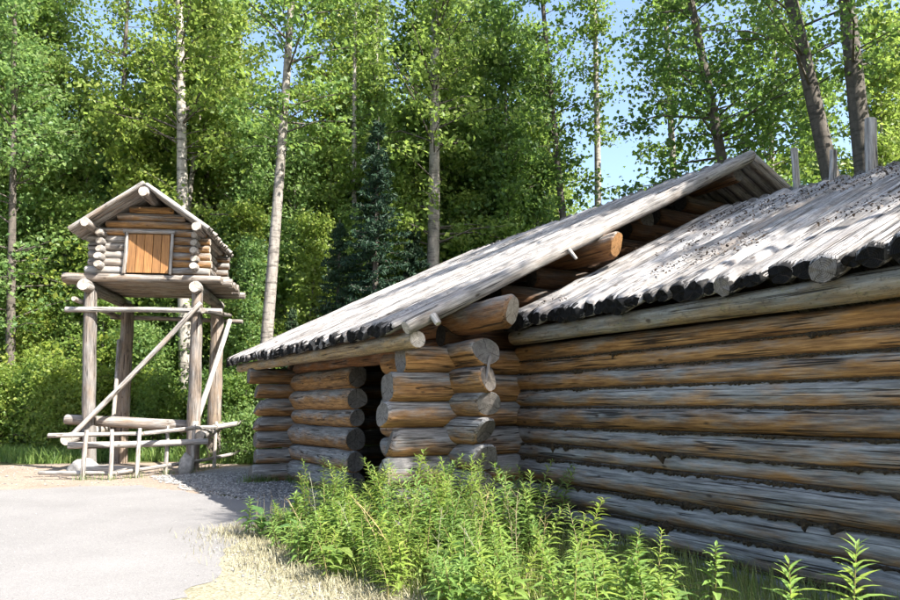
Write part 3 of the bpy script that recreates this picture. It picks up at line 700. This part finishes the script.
# shared kinds for the woods behind
kinds = [tree_meshes(300 + i, h, cb, r0, cr, int(nc * 1.25), 30, lf * 1.35, l, 0.25, bark=bk, lmat=lm_, spread=0.32, top=0.35) for i, (h, cb, r0, cr, nc, lf, l, bk, lm_) in enumerate([
    (19, 4.0, 0.13, 3.2, 400, 0.135, 0.03, 'birch', 'leaf'), (17, 3.0, 0.11, 3.0, 380, 0.135, -0.05, 'bark', 'leafyoung'),
    (21, 5.0, 0.15, 3.4, 420, 0.135, 0.02, 'bark', 'leaf'), (14, 1.5, 0.09, 2.7, 340, 0.125, 0.06, 'birch', 'leafyoung'),
    (18, 2.5, 0.12, 3.1, 400, 0.135, -0.03, 'barkdark', 'leafdark'), (12, 1.0, 0.08, 2.6, 320, 0.125, 0.04, 'bark', 'leaf')])]
LOOK = ['pale-barked leafy birch', 'bright green grey-barked tree', 'very tall grey-barked tree', 'young fresh green birch', 'dark green dark-barked tree', 'short bushy young tree']
def label_wood(x, y, k):
    a = x / y
    zone = ('left of the storehouse' if a < -0.56 else 'straight behind the storehouse' if a < -0.34 else 'between storehouse and cabin' if a < -0.18 else
            'behind the spruces' if a < 0.02 else 'behind the middle of the porch roof' if a < 0.2 else 'behind the porch roof peak' if a < 0.45 else 'beyond the ridge posts')
    far = 'deep' if y > 36 else 'forward'
    return '%s %s in the wood %s' % (LOOK[k], far, zone), 'trees of the wood ' + zone
rw = random.Random(5)
spots = []
tries = 0
while len(spots) < 74 and tries < 6000:
    tries += 1
    y = 25.2 + 22 * rw.random() ** 1.3
    a = rw.uniform(-0.84, 0.9) if rw.random() < 0.45 else rw.uniform(-0.8, 0.14); x = a * y
    if 0.15 < a < 0.355: continue                        # open sky gap
    if y < 25 and -0.55 < a < 0.2 and x > -13 and y < 22.6: continue
    if any((x - p) ** 2 + (y - q) ** 2 < (1.5 + 0.01 * y) ** 2 for p, q in spots): continue
    spots.append((x, y))
for x, y in spots:
    a = x / y
    k = rw.choice([0, 1, 2, 3, 5, 3]) if a < -0.15 else rw.choice([0, 2, 4, 1, 5])
    lab, grp = label_wood(x, y, k)
    plant_tree('woodland_tree', (x, y, 0), kinds[k], lab, 'tree', grp, rw.uniform(0, 6.28), rw.uniform(0.85, 1.12))
for i, (x, y, k, s_) in enumerate(((-17.5, 25.6, 5, 0.7), (-16.0, 24.6, 3, 0.55), (-13.2, 25.2, 5, 0.72), (-11.6, 24.4, 5, 0.6), (-10.2, 25.4, 3, 0.66), (-9.3, 24.8, 5, 0.55), (-7.5, 25.0, 5, 0.7),
        (-6.6, 23.6, 3, 0.5), (-5.0, 24.6, 5, 0.66), (-3.9, 25.6, 3, 0.62), (-2.2, 25.8, 5, 0.8), (0.6, 25.4, 5, 0.75), (2.0, 26.5, 3, 0.8), (3.3, 27.6, 3, 0.8), (1.2, 28.2, 3, 0.95), (-0.9, 27.4, 3, 0.9), (-12.4, 27, 3, 0.8), (-8.2, 27, 3, 0.85))):
    lab, grp = label_wood(x, y, k)
    plant_tree('young_tree', (x, y, 0), kinds[k], lab.replace(LOOK[k], 'low bright green sapling'), 'tree', 'saplings at the front of the wood', rw.uniform(0, 6), s_)
for x, y, k, s_ in ((17.0, 28, 0, 0.9), (20.5, 31, 2, 0.9), (15.4, 30.5, 1, 0.9), (23.5, 36, 4, 1.0), (18.8, 26, 5, 0.95), (13.2, 27.5, 5, 0.9)):
    lab, grp = label_wood(x, y, k)
    plant_tree('woodland_tree', (x, y, 0), kinds[k], lab.replace('beyond the ridge', 'far beyond the tallest ridge'), 'tree', grp, rw.uniform(0, 6), s_)
# low young trees in the gap, only their tops show over the roof
for x, y, s in ((6.6, 31, 0.62), (9.4, 36, 0.7), (8.0, 44, 0.85), (10.5, 47, 0.8), (5.7, 36, 0.75), (11.2, 40, 0.7)):
    plant_tree('young_tree', (x, y, 0), kinds[5], 'young tree whose top shows low in the sky gap', 'tree', 'young trees low in the sky gap', rw.uniform(0, 6), s)
nearkind = [tree_meshes(640, 18, 4.0, 0.14, 3.0, 380, 44, 0.115, 0.0, 0.25, bark='bark', lmat='leafdark', spread=0.34, top=0.35)]
# trees beside and behind the cabin, outside the picture, that dapple the roofs
for x, y, sc_, lab in ((10.6, 9.2, 1.06, 'level with the far roof'), (11.8, 7.0, 1.0, 'behind the roof junction'), (12.8, 3.4, 0.86, 'behind the near roof'), (13.6, 0.2, 0.86, 'past the near end'),
                       (11.6, 12.6, 1.06, 'behind the porch'), (10.9, 5.4, 0.86, 'close to the back wall'), (9.9, 7.6, 1.0, 'nearest the roof junction'), (11.4, 2.0, 0.8, 'close to the near end'), (15.5, 10, 1.0, 'farther back'), (15.0, 16, 1.0, 'farthest back')):
    plant_tree('roadside_tree', (x, y, 0), nearkind[0], 'tall leafy tree on the far side of the cabin ' + lab, 'tree', 'trees on the far side of the cabin', rw.uniform(0, 6), sc_)
plant_tree('poplar_tree', (7.5, 3.4, 0), tree_meshes(777, 12.9, 10.6, 0.1, 1.7, 75, 40, 0.11, -0.03, 0.1, bark='bark', lmat='leafdark'), 'unseen slender tree added beyond the near end of the cabin to shade the porch corner', 'tree')  # out-of-view tree added, its high crown shaped to shade the porch corner logs
# spruces
def spruce_meshes(seed, h, rad):
    r = np.random.default_rng(seed); V = []; F = []
    tube(V, F, [(0, 0, -0.1), (0.03, 0, h * 0.5), (0, 0.02, h)], [0.15, 0.09, 0.01], 8)
    C = []; D = []
    z = 0.6
    while z < h - 0.15:
        t = z / h; L0 = rad * (1 - t) ** 0.8 + 0.1
        for q in range(r.integers(6, 9)):
            az = r.uniform(0, 6.283); L = L0 * r.uniform(0.6, 1.1)
            p0 = np.array([0, 0, z + r.uniform(-.1, .1)])
            d = np.array([math.cos(az), math.sin(az), -0.25 + 0.35 * t])
            p1 = p0 + d * L * 0.6; p2 = p0 + d * L + np.array([0, 0, 0.1 * L])
            tube(V, F, [p0, p1, p2], [0.018, 0.012, 0.004], 3)
            m = int(60 * L) + 14
            f = r.uniform(0.12, 1.0, m)[:, None]
            side = np.array([-math.sin(az), math.cos(az), 0])
            w = (0.22 * L * (1.05 - f)) + 0.03
            off = r.uniform(-1, 1, (m, 1)) * w * side + np.array([0, 0, -1]) * np.abs(r.normal(size=(m, 1))) * 0.06
            C.append(p0 + (p2 - p0) * f + off)
        z += 0.16 + 0.16 * (1 - t)
    C = np.concatenate(C)
    return new_mesh('trunk', V, F, [M['barkdark']], None, True), leaf_cloud('crown', C, 0.15, 'needle', r, 0.2, 0.32)
sp = spruce_meshes(9, 10.5, 2.0); sp2 = spruce_meshes(10, 8.0, 1.7)
for x, y, m, s, lab in ((-2.3, 22.2, sp, 1.02, 'tallest dark spruce behind the porch roof'), (-3.6, 23.2, sp2, 0.95, 'dark spruce at the left of the tallest spruce'),
                        (-1.2, 23.6, sp2, 0.95, 'dark spruce at the right of the tallest spruce'), (-4.6, 21.0, sp2, 0.55, 'small dark spruce low behind the porch eave')):
    plant_tree('spruce_tree', (x, y, 0), m, lab, 'tree', None, x, s)

# understorey shrubs
shr = [tree_meshes(500 + i, h, 0.15, 0.035, rad, nc, 46, 0.1, 0.0, 0.2, 0.9, 'barkdark', lm_, 0.26, 0.3) for i, (h, rad, nc, lm_) in enumerate([
    (2.6, 1.3, 120, 'leaf'), (3.6, 1.4, 150, 'leafyoung'), (1.6, 1.1, 80, 'leafyoung'), (4.8, 1.5, 190, 'leaf'), (2.2, 1.3, 110, 'leafdark')])]
def shrub(x, y, k, s, label, group):
    e = empty('shrub', (x, y, 0), rw.uniform(0, 6.28)); e.scale = (s, s, s)
    link('stem', shr[k][0], e); link('foliage', shr[k][1], e)
    if '%s' in label:
        a = x / y
        label = label % ('at the left edge of the picture' if a < -0.56 else 'left of the storehouse posts' if a < -0.47 else 'behind the storehouse posts' if a < -0.32 else
                         'between storehouse and porch' if a < -0.2 else 'behind the porch')
        label = ('broad ', 'upright ', 'small ', 'large ', 'dark ')[k] + label
    tag(e, label, 'shrub', group)
for i in range(22):
    x = -19 + i * 0.62 + rw.uniform(-.3, .3); y = 21.3 + rw.uniform(-0.2, 1.5) + (0.7 if x < -12 else 0)
    shrub(x, y, rw.choice([0, 2, 4, 0]), rw.uniform(0.7, 1.1), 'leafy shrub at the clearing edge %s', 'shrubs at the edge of the clearing')
for i in range(26):
    x = -21 + i * 0.95 + rw.uniform(-.4, .4); y = 23.3 + rw.uniform(-0.3, 2.2)
    shrub(x, y, rw.choice([1, 3, 1, 0]), rw.uniform(0.8, 1.2), 'leafy bush at the foot of the wood %s', 'tall bushes at the foot of the wood')
for i in range(10):
    x = -5.2 + i * 0.5 + rw.uniform(-.2, .2); y = 19.9 + i * 0.25 + rw.uniform(0, 0.8)
    if x > -1: break
    shrub(x, y, rw.choice([4, 2, 4]), rw.uniform(0.6, 0.95), 'dark green shrub behind the far corner of the porch', 'shrubs behind the far porch corner')
for i in range(9):
    x = 4 + i * 2.6; y = 29 + rw.uniform(0, 4)
    shrub(x, y, 3, 1.2, 'tall bush hidden low behind the cabin roofs', 'bushes behind the cabin')

# ------------------------------------------------------------------ willowherb plants by the wall
def leaf_blade(L, wd, droop, fold=0.35):
    """One lance-shaped leaf along +x, its base at the origin."""
    V = []; F = []
    prof = [(0.0, 0.0), (0.18, 0.7), (0.42, 1.0), (0.7, 0.62), (1.0, 0.0)]
    for i, (t, w) in enumerate(prof):
        x = L * t * (1 - 0.15 * droop * t); z = -droop * L * t * t * 0.7
        if w == 0: V.append((x, 0, z))
        else:
            hw = wd * w * 0.5
            V += [(x, -hw, z + hw * fold), (x, 0, z), (x, hw, z + hw * fold)]
    F += [(0, 2, 1), (0, 3, 2)]
    for i in range(2):
        a = 1 + i * 3; b = a + 3
        F += [(a, a + 1, b + 1, b), (a + 1, a + 2, b + 2, b + 1)]
    a = 7; F += [(a, a + 1, 10), (a + 1, a + 2, 10)]
    return V, F

def weed_layout(seed, h, ln=0.3):
    r = random.Random(seed)
    lx, ly = r.uniform(-ln, ln) * h, r.uniform(-ln, ln) * h
    def at(t): return np.array([lx * t * t, ly * t * t, h * t])
    L = []
    n = int(h * 62) + 10
    for i in range(n):
        t = 0.12 + 0.88 * (i / n) ** 0.8
        az = i * 2.4 + r.uniform(-.4, .4)
        size = (0.16 * (1 - 0.62 * max(0, (t - 0.55) / 0.45)) * (0.6 + 0.4 * min(1, t / 0.35))) * r.uniform(0.8, 1.2)
        el = 0.15 + 0.95 * max(0, t - 0.3) + r.uniform(-.15, .15)
        L.append((at(t), az, el, size, r.uniform(0.25, 0.8)))
    return at, L
def rot(az, el, roll=0.0): return Matrix.Rotation(az, 4, 'Z') @ Matrix.Rotation(-el, 4, 'Y') @ Matrix.Rotation(roll, 4, 'X')
def weed_meshes(seed, h):
    at, L = weed_layout(seed, h); wr = 0.16 + 0.16 * ((seed * 7) % 5) / 4
    V = []; F = []
    tube(V, F, [at(t) for t in (0, 0.3, 0.6, 0.85, 1.0)], [0.006, 0.0055, 0.0045, 0.003, 0.0015], 5)
    st = new_mesh('stem', V, F, [M['stem']], None, True)
    V = []; F = []
    for p, az, el, size, dr in L:
        lv, lf = leaf_blade(size, size * wr, dr); m = rot(az, el); b = len(V)
        V += [tuple(np.array(m @ Vector(v)) + p) for v in lv]; F += [tuple(b + i for i in f) for f in lf]
    return st, new_mesh('leaves', V, F, [M['weed']], None, False)
wk = [weed_meshes(700 + i, h) for i, h in enumerate((0.36, 0.44, 0.53, 0.62, 0.72, 0.82, 0.95, 1.05))]
def put_weed(u, v, k, s, label, group):
    p = W(u, v, 0.0)
    e = empty('willowherb_plant', p, rw.uniform(0, 6.28)); e.scale = (s, s, s)
    link('stem', wk[k][0], e); link('leaves', wk[k][1], e)
    e.rotation_euler = (rw.uniform(-.25, .25), rw.uniform(-.25, .25), rw.uniform(0, 6.28))
    tag(e, label, 'plant', group)
cnt = 0; tries = 0
while cnt < 250 and tries < 5000:
    tries += 1
    v = rw.uniform(-4.6, 0.95); u = rw.uniform(-3.35, -0.3)
    if v > -0.75 and u > -0.95: continue
    if v > 0.0 and u > -1.85: continue
    if v < -1.3 and u > -1.25 - 0.12 * (-1.3 - v) and rw.random() < 0.93: continue
    edge = -3.3 + 0.25 * max(0, -v - 1.5)
    if u < edge: continue
    dark = u > -1.35
    x, y, _ = W(u, v)
    if y < 3.2: continue
    near_edge = u < edge + 0.5
    k = rw.choice([0, 0, 1, 2]) if near_edge else rw.choice([1, 2, 2, 3, 3, 4, 4, 5])
    if not near_edge and -2.2 < v < -0.2 and u > -2.2: k = rw.choice([3, 4, 5, 5, 6])
    if dark and v < -1.3: k = rw.choice([0, 1, 2])
    if y < 5.0: k = min(k, 2)
    size = 'low' if k < 1 else 'short' if k < 2 else 'knee-high' if k < 4 else 'tall'
    if dark: where, grp = ('close to the long log wall, in shade', 'shaded plants along the log wall')
    elif v > -0.6: where, grp = ('in front of the porch corner', 'plants in front of the porch corner')
    elif near_edge: where, grp = ('at the edge of the path', 'plants at the edge of the path')
    elif v < -2.6: where, grp = ('at the bottom edge of the picture', 'plants at the bottom edge')
    else: where, grp = ('in the middle of the sunny patch', 'plants in the middle of the sunny patch')
    put_weed(u, v, k, rw.uniform(0.8, 1.1), size + ' leafy green plant ' + where, grp); cnt += 1
# the plants that stand out, every leaf a piece of its own
leaf_bank = []
for i, (sz, dr) in enumerate(((0.07, 0.3), (0.1, 0.5), (0.13, 0.4), (0.15, 0.6), (0.17, 0.75))):
    V, F = leaf_blade(sz, sz * 0.21, dr); leaf_bank.append((sz, new_mesh('leaf', V, F, [M['weed']], None, False)))
for i, (x, y, h, lab) in enumerate((
        (1.94, 3.72, 0.84, 'tall leafy plant at the lower right in front of the log wall'),
        (1.70, 3.80, 0.74, 'shorter leafy plant left of the tall one at the lower right'),
        (0.74, 4.60, 0.68, 'sunlit leafy plant at the bottom edge in front of the long wall'),
        (0.93, 4.75, 0.55, 'low sunlit plant just right of the bottom edge plant'),
        (0.20, 7.6, 1.0, 'tallest leafy plant in front of the porch corner'),
        (0.78, 7.4, 0.86, 'tall plant in front of the dark inner corner of the cabin'),
        (-1.30, 9.0, 0.66, 'leafy plant in front of the cabin doorway'),
        (0.35, 6.4, 0.8, 'tall plant in the middle of the sunny patch'))):
    e = empty('willowherb_plant', (x, y, 0)); tag(e, lab, 'plant', 'willowherb plants that stand out')
    at, L = weed_layout(900 + i, h, 0.07)
    V = []; F = []
    tube(V, F, [at(t) for t in (0, 0.3, 0.6, 0.85, 1.0)], [0.0065, 0.006, 0.005, 0.003, 0.0015], 6)
    link('stem', new_mesh('stem', V, F, [M['stem']], None, True), e)
    for p, az, el, size, dr in L:
        sz, me = min(leaf_bank, key=lambda q: abs(q[0] - size))
        link('leaf', me, e, Matrix.Translation(p) @ rot(az, el) @ Matrix.Scale((1.3 if i < 2 else 1.1) * size / sz, 4))

# broad-leaved weeds and dead stalks among them
def dock_meshes(seed):
    r = random.Random(seed); V = []; F = []; SV = []; SF = []
    tube(SV, SF, [(0, 0, 0), (0.01, 0.01, 0.1), (0.02, 0, 0.2)], [0.005, 0.004, 0.002], 5)
    for i in range(13):
        size = r.uniform(0.1, 0.19); lv, lf = leaf_blade(size, size * r.uniform(0.4, 0.6), r.uniform(0.5, 1.1)); m = rot(i * 2.4 + r.uniform(-.3, .3), r.uniform(0.3, 1.0)); b = len(V)
        p = np.array([0.01, 0.01, 0.02 + 0.014 * i])
        V += [tuple(np.array(m @ Vector(v)) + p) for v in lv]; F += [tuple(b + q for q in f) for f in lf]
    return new_mesh('stem', SV, SF, [M['stem']], None, True), new_mesh('leaves', V, F, [M['leafyoung']], None, False)
dk = [dock_meshes(40 + i) for i in range(4)]
n_ = 0
while n_ < 60:
    v = rw.uniform(-4.2, 0.9); u = rw.uniform(-3.5, -1.2)
    if (v > 0 and u > -1.9) or u < -3.3 + 0.25 * max(0, -v - 1.5): continue
    edge_ = u < -2.75 + 0.25 * max(0, -v - 1.5)
    e = empty('broadleaf_weed', W(u, v), rw.uniform(0, 6.28)); q = rw.uniform(0.8, 1.5); e.scale = (q, q, q)
    m = rw.choice(dk); link('stem', m[0], e); link('leaves', m[1], e)
    tag(e, 'low broad-leaved weed ' + ('at the edge of the path' if edge_ else 'under the taller plants by the cabin'), 'weed', 'broad-leaved weeds ' + ('at the path edge' if edge_ else 'under the plants')); n_ += 1
def dead_meshes(seed):
    r = random.Random(seed); V = []; F = []; h = r.uniform(0.6, 0.85); lx, ly = r.uniform(-.25, .25), r.uniform(-.25, .25)
    P_ = [(lx * t * t, ly * t * t, h * t) for t in (0, .3, .6, .85, 1)]
    tube(V, F, P_, [0.004, 0.0038, 0.003, 0.0025, 0.0015], 5)
    for i in range(7):
        t = 0.5 + 0.07 * i; p = (lx * t * t, ly * t * t, h * t); a = i * 2.4
        tube(V, F, [p, (p[0] + 0.06 * math.cos(a), p[1] + 0.06 * math.sin(a), p[2] + 0.07)], [0.0025, 0.001], 4)
    return new_mesh('dead_stalk', V, F, [M['straw']], None, True)
dm = [dead_meshes(i) for i in range(4)]
n_ = 0
while n_ < 16:
    v = rw.uniform(-3.2, 0.6); u = rw.uniform(-3.1, -1.5)
    if v > 0 and u > -1.9: continue
    o = link('dead_stalk', rw.choice(dm)); o.location = W(u, v); o.rotation_euler = (rw.uniform(-.2, .2), rw.uniform(-.2, .2), rw.uniform(0, 6))
    tag(o, 'dry brown stalk standing among the green plants', 'stalk', 'dry stalks among the plants'); n_ += 1

# ------------------------------------------------------------------ stuff: grass, straw, gravel stones, litter
def blades(name, pts, h0, h1, w, lean, mat, label, cat, r):
    n = len(pts); az = r.uniform(0, 6.283, n); h = r.uniform(h0, h1, n); ln = r.uniform(0.2, 1.0, n) * lean * h
    d = np.stack([np.cos(az), np.sin(az), np.zeros(n)], 1); s = np.stack([-np.sin(az), np.cos(az), np.zeros(n)], 1)
    ww = (w * r.uniform(0.6, 1.3, n))[:, None]
    V = np.empty((n, 5, 3))
    V[:, 0] = pts - s * ww / 2; V[:, 1] = pts + s * ww / 2
    mid = pts + d * (ln * 0.35)[:, None] + np.array([0, 0, 1]) * (h * 0.6)[:, None]
    V[:, 2] = mid + s * ww * 0.4; V[:, 3] = mid - s * ww * 0.4
    V[:, 4] = pts + d * ln[:, None] + np.array([0, 0, 1]) * h[:, None]
    F = []
    for i in range(n):
        b = i * 5; F += [(b, b + 1, b + 2, b + 3), (b + 3, b + 2, b + 4)]
    o = link(name, new_mesh(name, V.reshape(-1, 3), F, [M[mat]]))
    return tag(o, label, cat, None, 'stuff')
def sample_uv(n, f, r, u0, u1, v0, v1):
    out = []
    while len(out) < n:
        u = r.uniform(u0, u1, 4000); v = r.uniform(v0, v1, 4000)
        for a, b in zip(u, v):
            if f(a, b): out.append(W(a, b, 0.005))
    return np.array(out[:n])
rg = np.random.default_rng(3)
def edge_u(v): return -3.35 + 0.25 * max(0, -v - 1.5) + 0.12 * mnoise.noise((v * 1.5, 1, 0))
def okg(u, v):
    if v > -0.1 and u > -1.85: return False
    return u > edge_u(v) + 0.1 + abs(rg.normal()) * 0.25
blades('grass', sample_uv(20000, okg, rg, -3.4, 0.0, -7.5, 1.1), 0.06, 0.26, 0.007, 0.7, 'grass', 'mixed green grass growing among the plants by the cabin', 'grass', rg)
def oks(u, v): return abs(u - edge_u(v) - 0.05) < abs(rg.normal()) * 0.28 + 0.05
blades('dry_grass', sample_uv(9000, oks, rg, -4.2, -2.0, -7.5, 1.6), 0.02, 0.11, 0.006, 1.6, 'straw', 'pale dry grass along the edge of the path', 'grass', rg)
def okt(u, v): return (u + 2.75) ** 2 / 0.25 + (v - 0.9) ** 2 / 0.2 < 1
blades('tall_grass', sample_uv(90, okt, rg, -3.4, -2.0, 0.2, 1.5), 0.25, 0.52, 0.006, 0.3, 'straw', 'thin tall grass stalks by the shaded bend of the path', 'grass', rg)
# ground cover at the foot of the wood
fx = rg.uniform(-22, -3, 16000); fy = 20.2 + np.abs(rg.normal(size=16000)) * 2.2 + 0.5 * np.sin(fx * 1.3)
blades('undergrowth', np.stack([fx, fy, np.zeros_like(fx)], 1), 0.12, 0.5, 0.035, 0.9, 'leafyoung', 'low green undergrowth at the edge of the wood', 'undergrowth', rg)

tb_ = []
for q in range(1500):
    if q % 3 == 0: tb_.append(W(-1.06 + rg.normal() * 0.05, rg.uniform(3.8, 8.0), 0.0))
    elif q % 3 == 1: tb_.append(W(-1.85 + rg.normal() * 0.12 + 0.5 * rg.random(), 7.05 + rg.normal() * 0.1, 0.0))
    else:
        bx, by = [(-7.64, 15.46), (-7.08, 15.5), (-6.68, 15.89), (-6.4, 16.7), (-5.97, 17.2), (-5.86, 18.46), (-8.6, 17.8), (-6.2, 17.9)][q // 3 % 8]
        tb_.append((bx + rg.normal() * 0.13, by + rg.normal() * 0.13, 0.0))
blades('base_grass', np.array(tb_), 0.05, 0.22, 0.008, 0.9, 'grass', 'short grass tufts at the feet of walls and fence posts', 'grass', rg)
def pebbles(name, pts, r0, r1, label, r):
    oct_v = np.array([(1, 0, 0), (-1, 0, 0), (0, 1, 0), (0, -1, 0), (0, 0, 1), (0, 0, -1)], float)
    oct_f = [(0, 2, 4), (2, 1, 4), (1, 3, 4), (3, 0, 4), (2, 0, 5), (1, 2, 5), (3, 1, 5), (0, 3, 5)]
    V = []; F = []
    for p in pts:
        s = r.uniform(r0, r1); b = len(V)
        a = r.uniform(0, 6.28); c, sn = math.cos(a), math.sin(a)
        for q in oct_v * r.uniform(0.6, 1.2, (6, 3)):
            V.append((p[0] + s * (c * q[0] - sn * q[1]), p[1] + s * (sn * q[0] + c * q[1]), p[2] + s * 0.6 * q[2]))
        F += [tuple(b + i for i in f) for f in oct_f]
    return tag(link(name, new_mesh(name, V, F, [M['stone']])), label, 'stones', None, 'stuff')
def okp(u, v): return True
pp = sample_uv(4200, lambda u, v: u < -1.0 and (u > -2.35 - 0.12 * v + 0.25 * mnoise.noise((v, u, 4))) and v > 3.3 + (-u - 1.85) * 1.3 + 0.5 * mnoise.noise((u * 3, v, 7)), rg, -3.4, -0.6, 1.5, 9.5); pp[:, 2] = 0.012
pebbles('gravel_stones', pp, 0.012, 0.034, 'loose grey gravel in the shade under the porch eave', rg)
dx = rg.uniform(-12, -6, 500); dy = rg.uniform(14.3, 19, 500)
pebbles('dirt_stones', np.stack([dx, dy, np.full(500, 0.008)], 1), 0.008, 0.03, 'small stones scattered on the bare dirt by the fence', rg)

gx = rg.uniform(-9, -1.6, 2600); gy = rg.uniform(4.5, 14, 2600)
pebbles('path_grit', np.stack([gx, gy, np.full(2600, 0.013)], 1), 0.003, 0.009, 'fine grit scattered over the pale path', rg)
ev = rg.uniform(-5.0, 1.4, 900); eu = np.array([edge_u(b) for b in ev]) + rg.normal(size=900) * 0.22 - 0.12
pebbles('edge_stones', np.array([W(a, b, 0.014) for a, b in zip(eu, ev)]), 0.005, 0.018, 'small stones along the crumbling edge of the path', rg)
# leaf litter and twigs on the main roof
n = 6000
lu = rg.uniform(-0.1, 3.0, n); lv = rg.uniform(-6.5, 0.0, n)
keep = np.array([mnoise.noise((a * 0.9, b * 0.8, 2)) + 0.18 * (a - 1.2) > 0.0 for a, b in zip(lu, lv)])
lu, lv = lu[keep], lv[keep]
C3 = np.array([W(a, b, 2.555 + (a + 0.32) * 0.5 + 0.105) for a, b in zip(lu, lv)])
o = link('leaf_litter', leaf_cloud('leaf_litter', C3, 0.028, 'litter', rg, 2.5)); tag(o, 'brown leaf litter scattered over the main cabin roof', 'leaf litter', None, 'stuff')
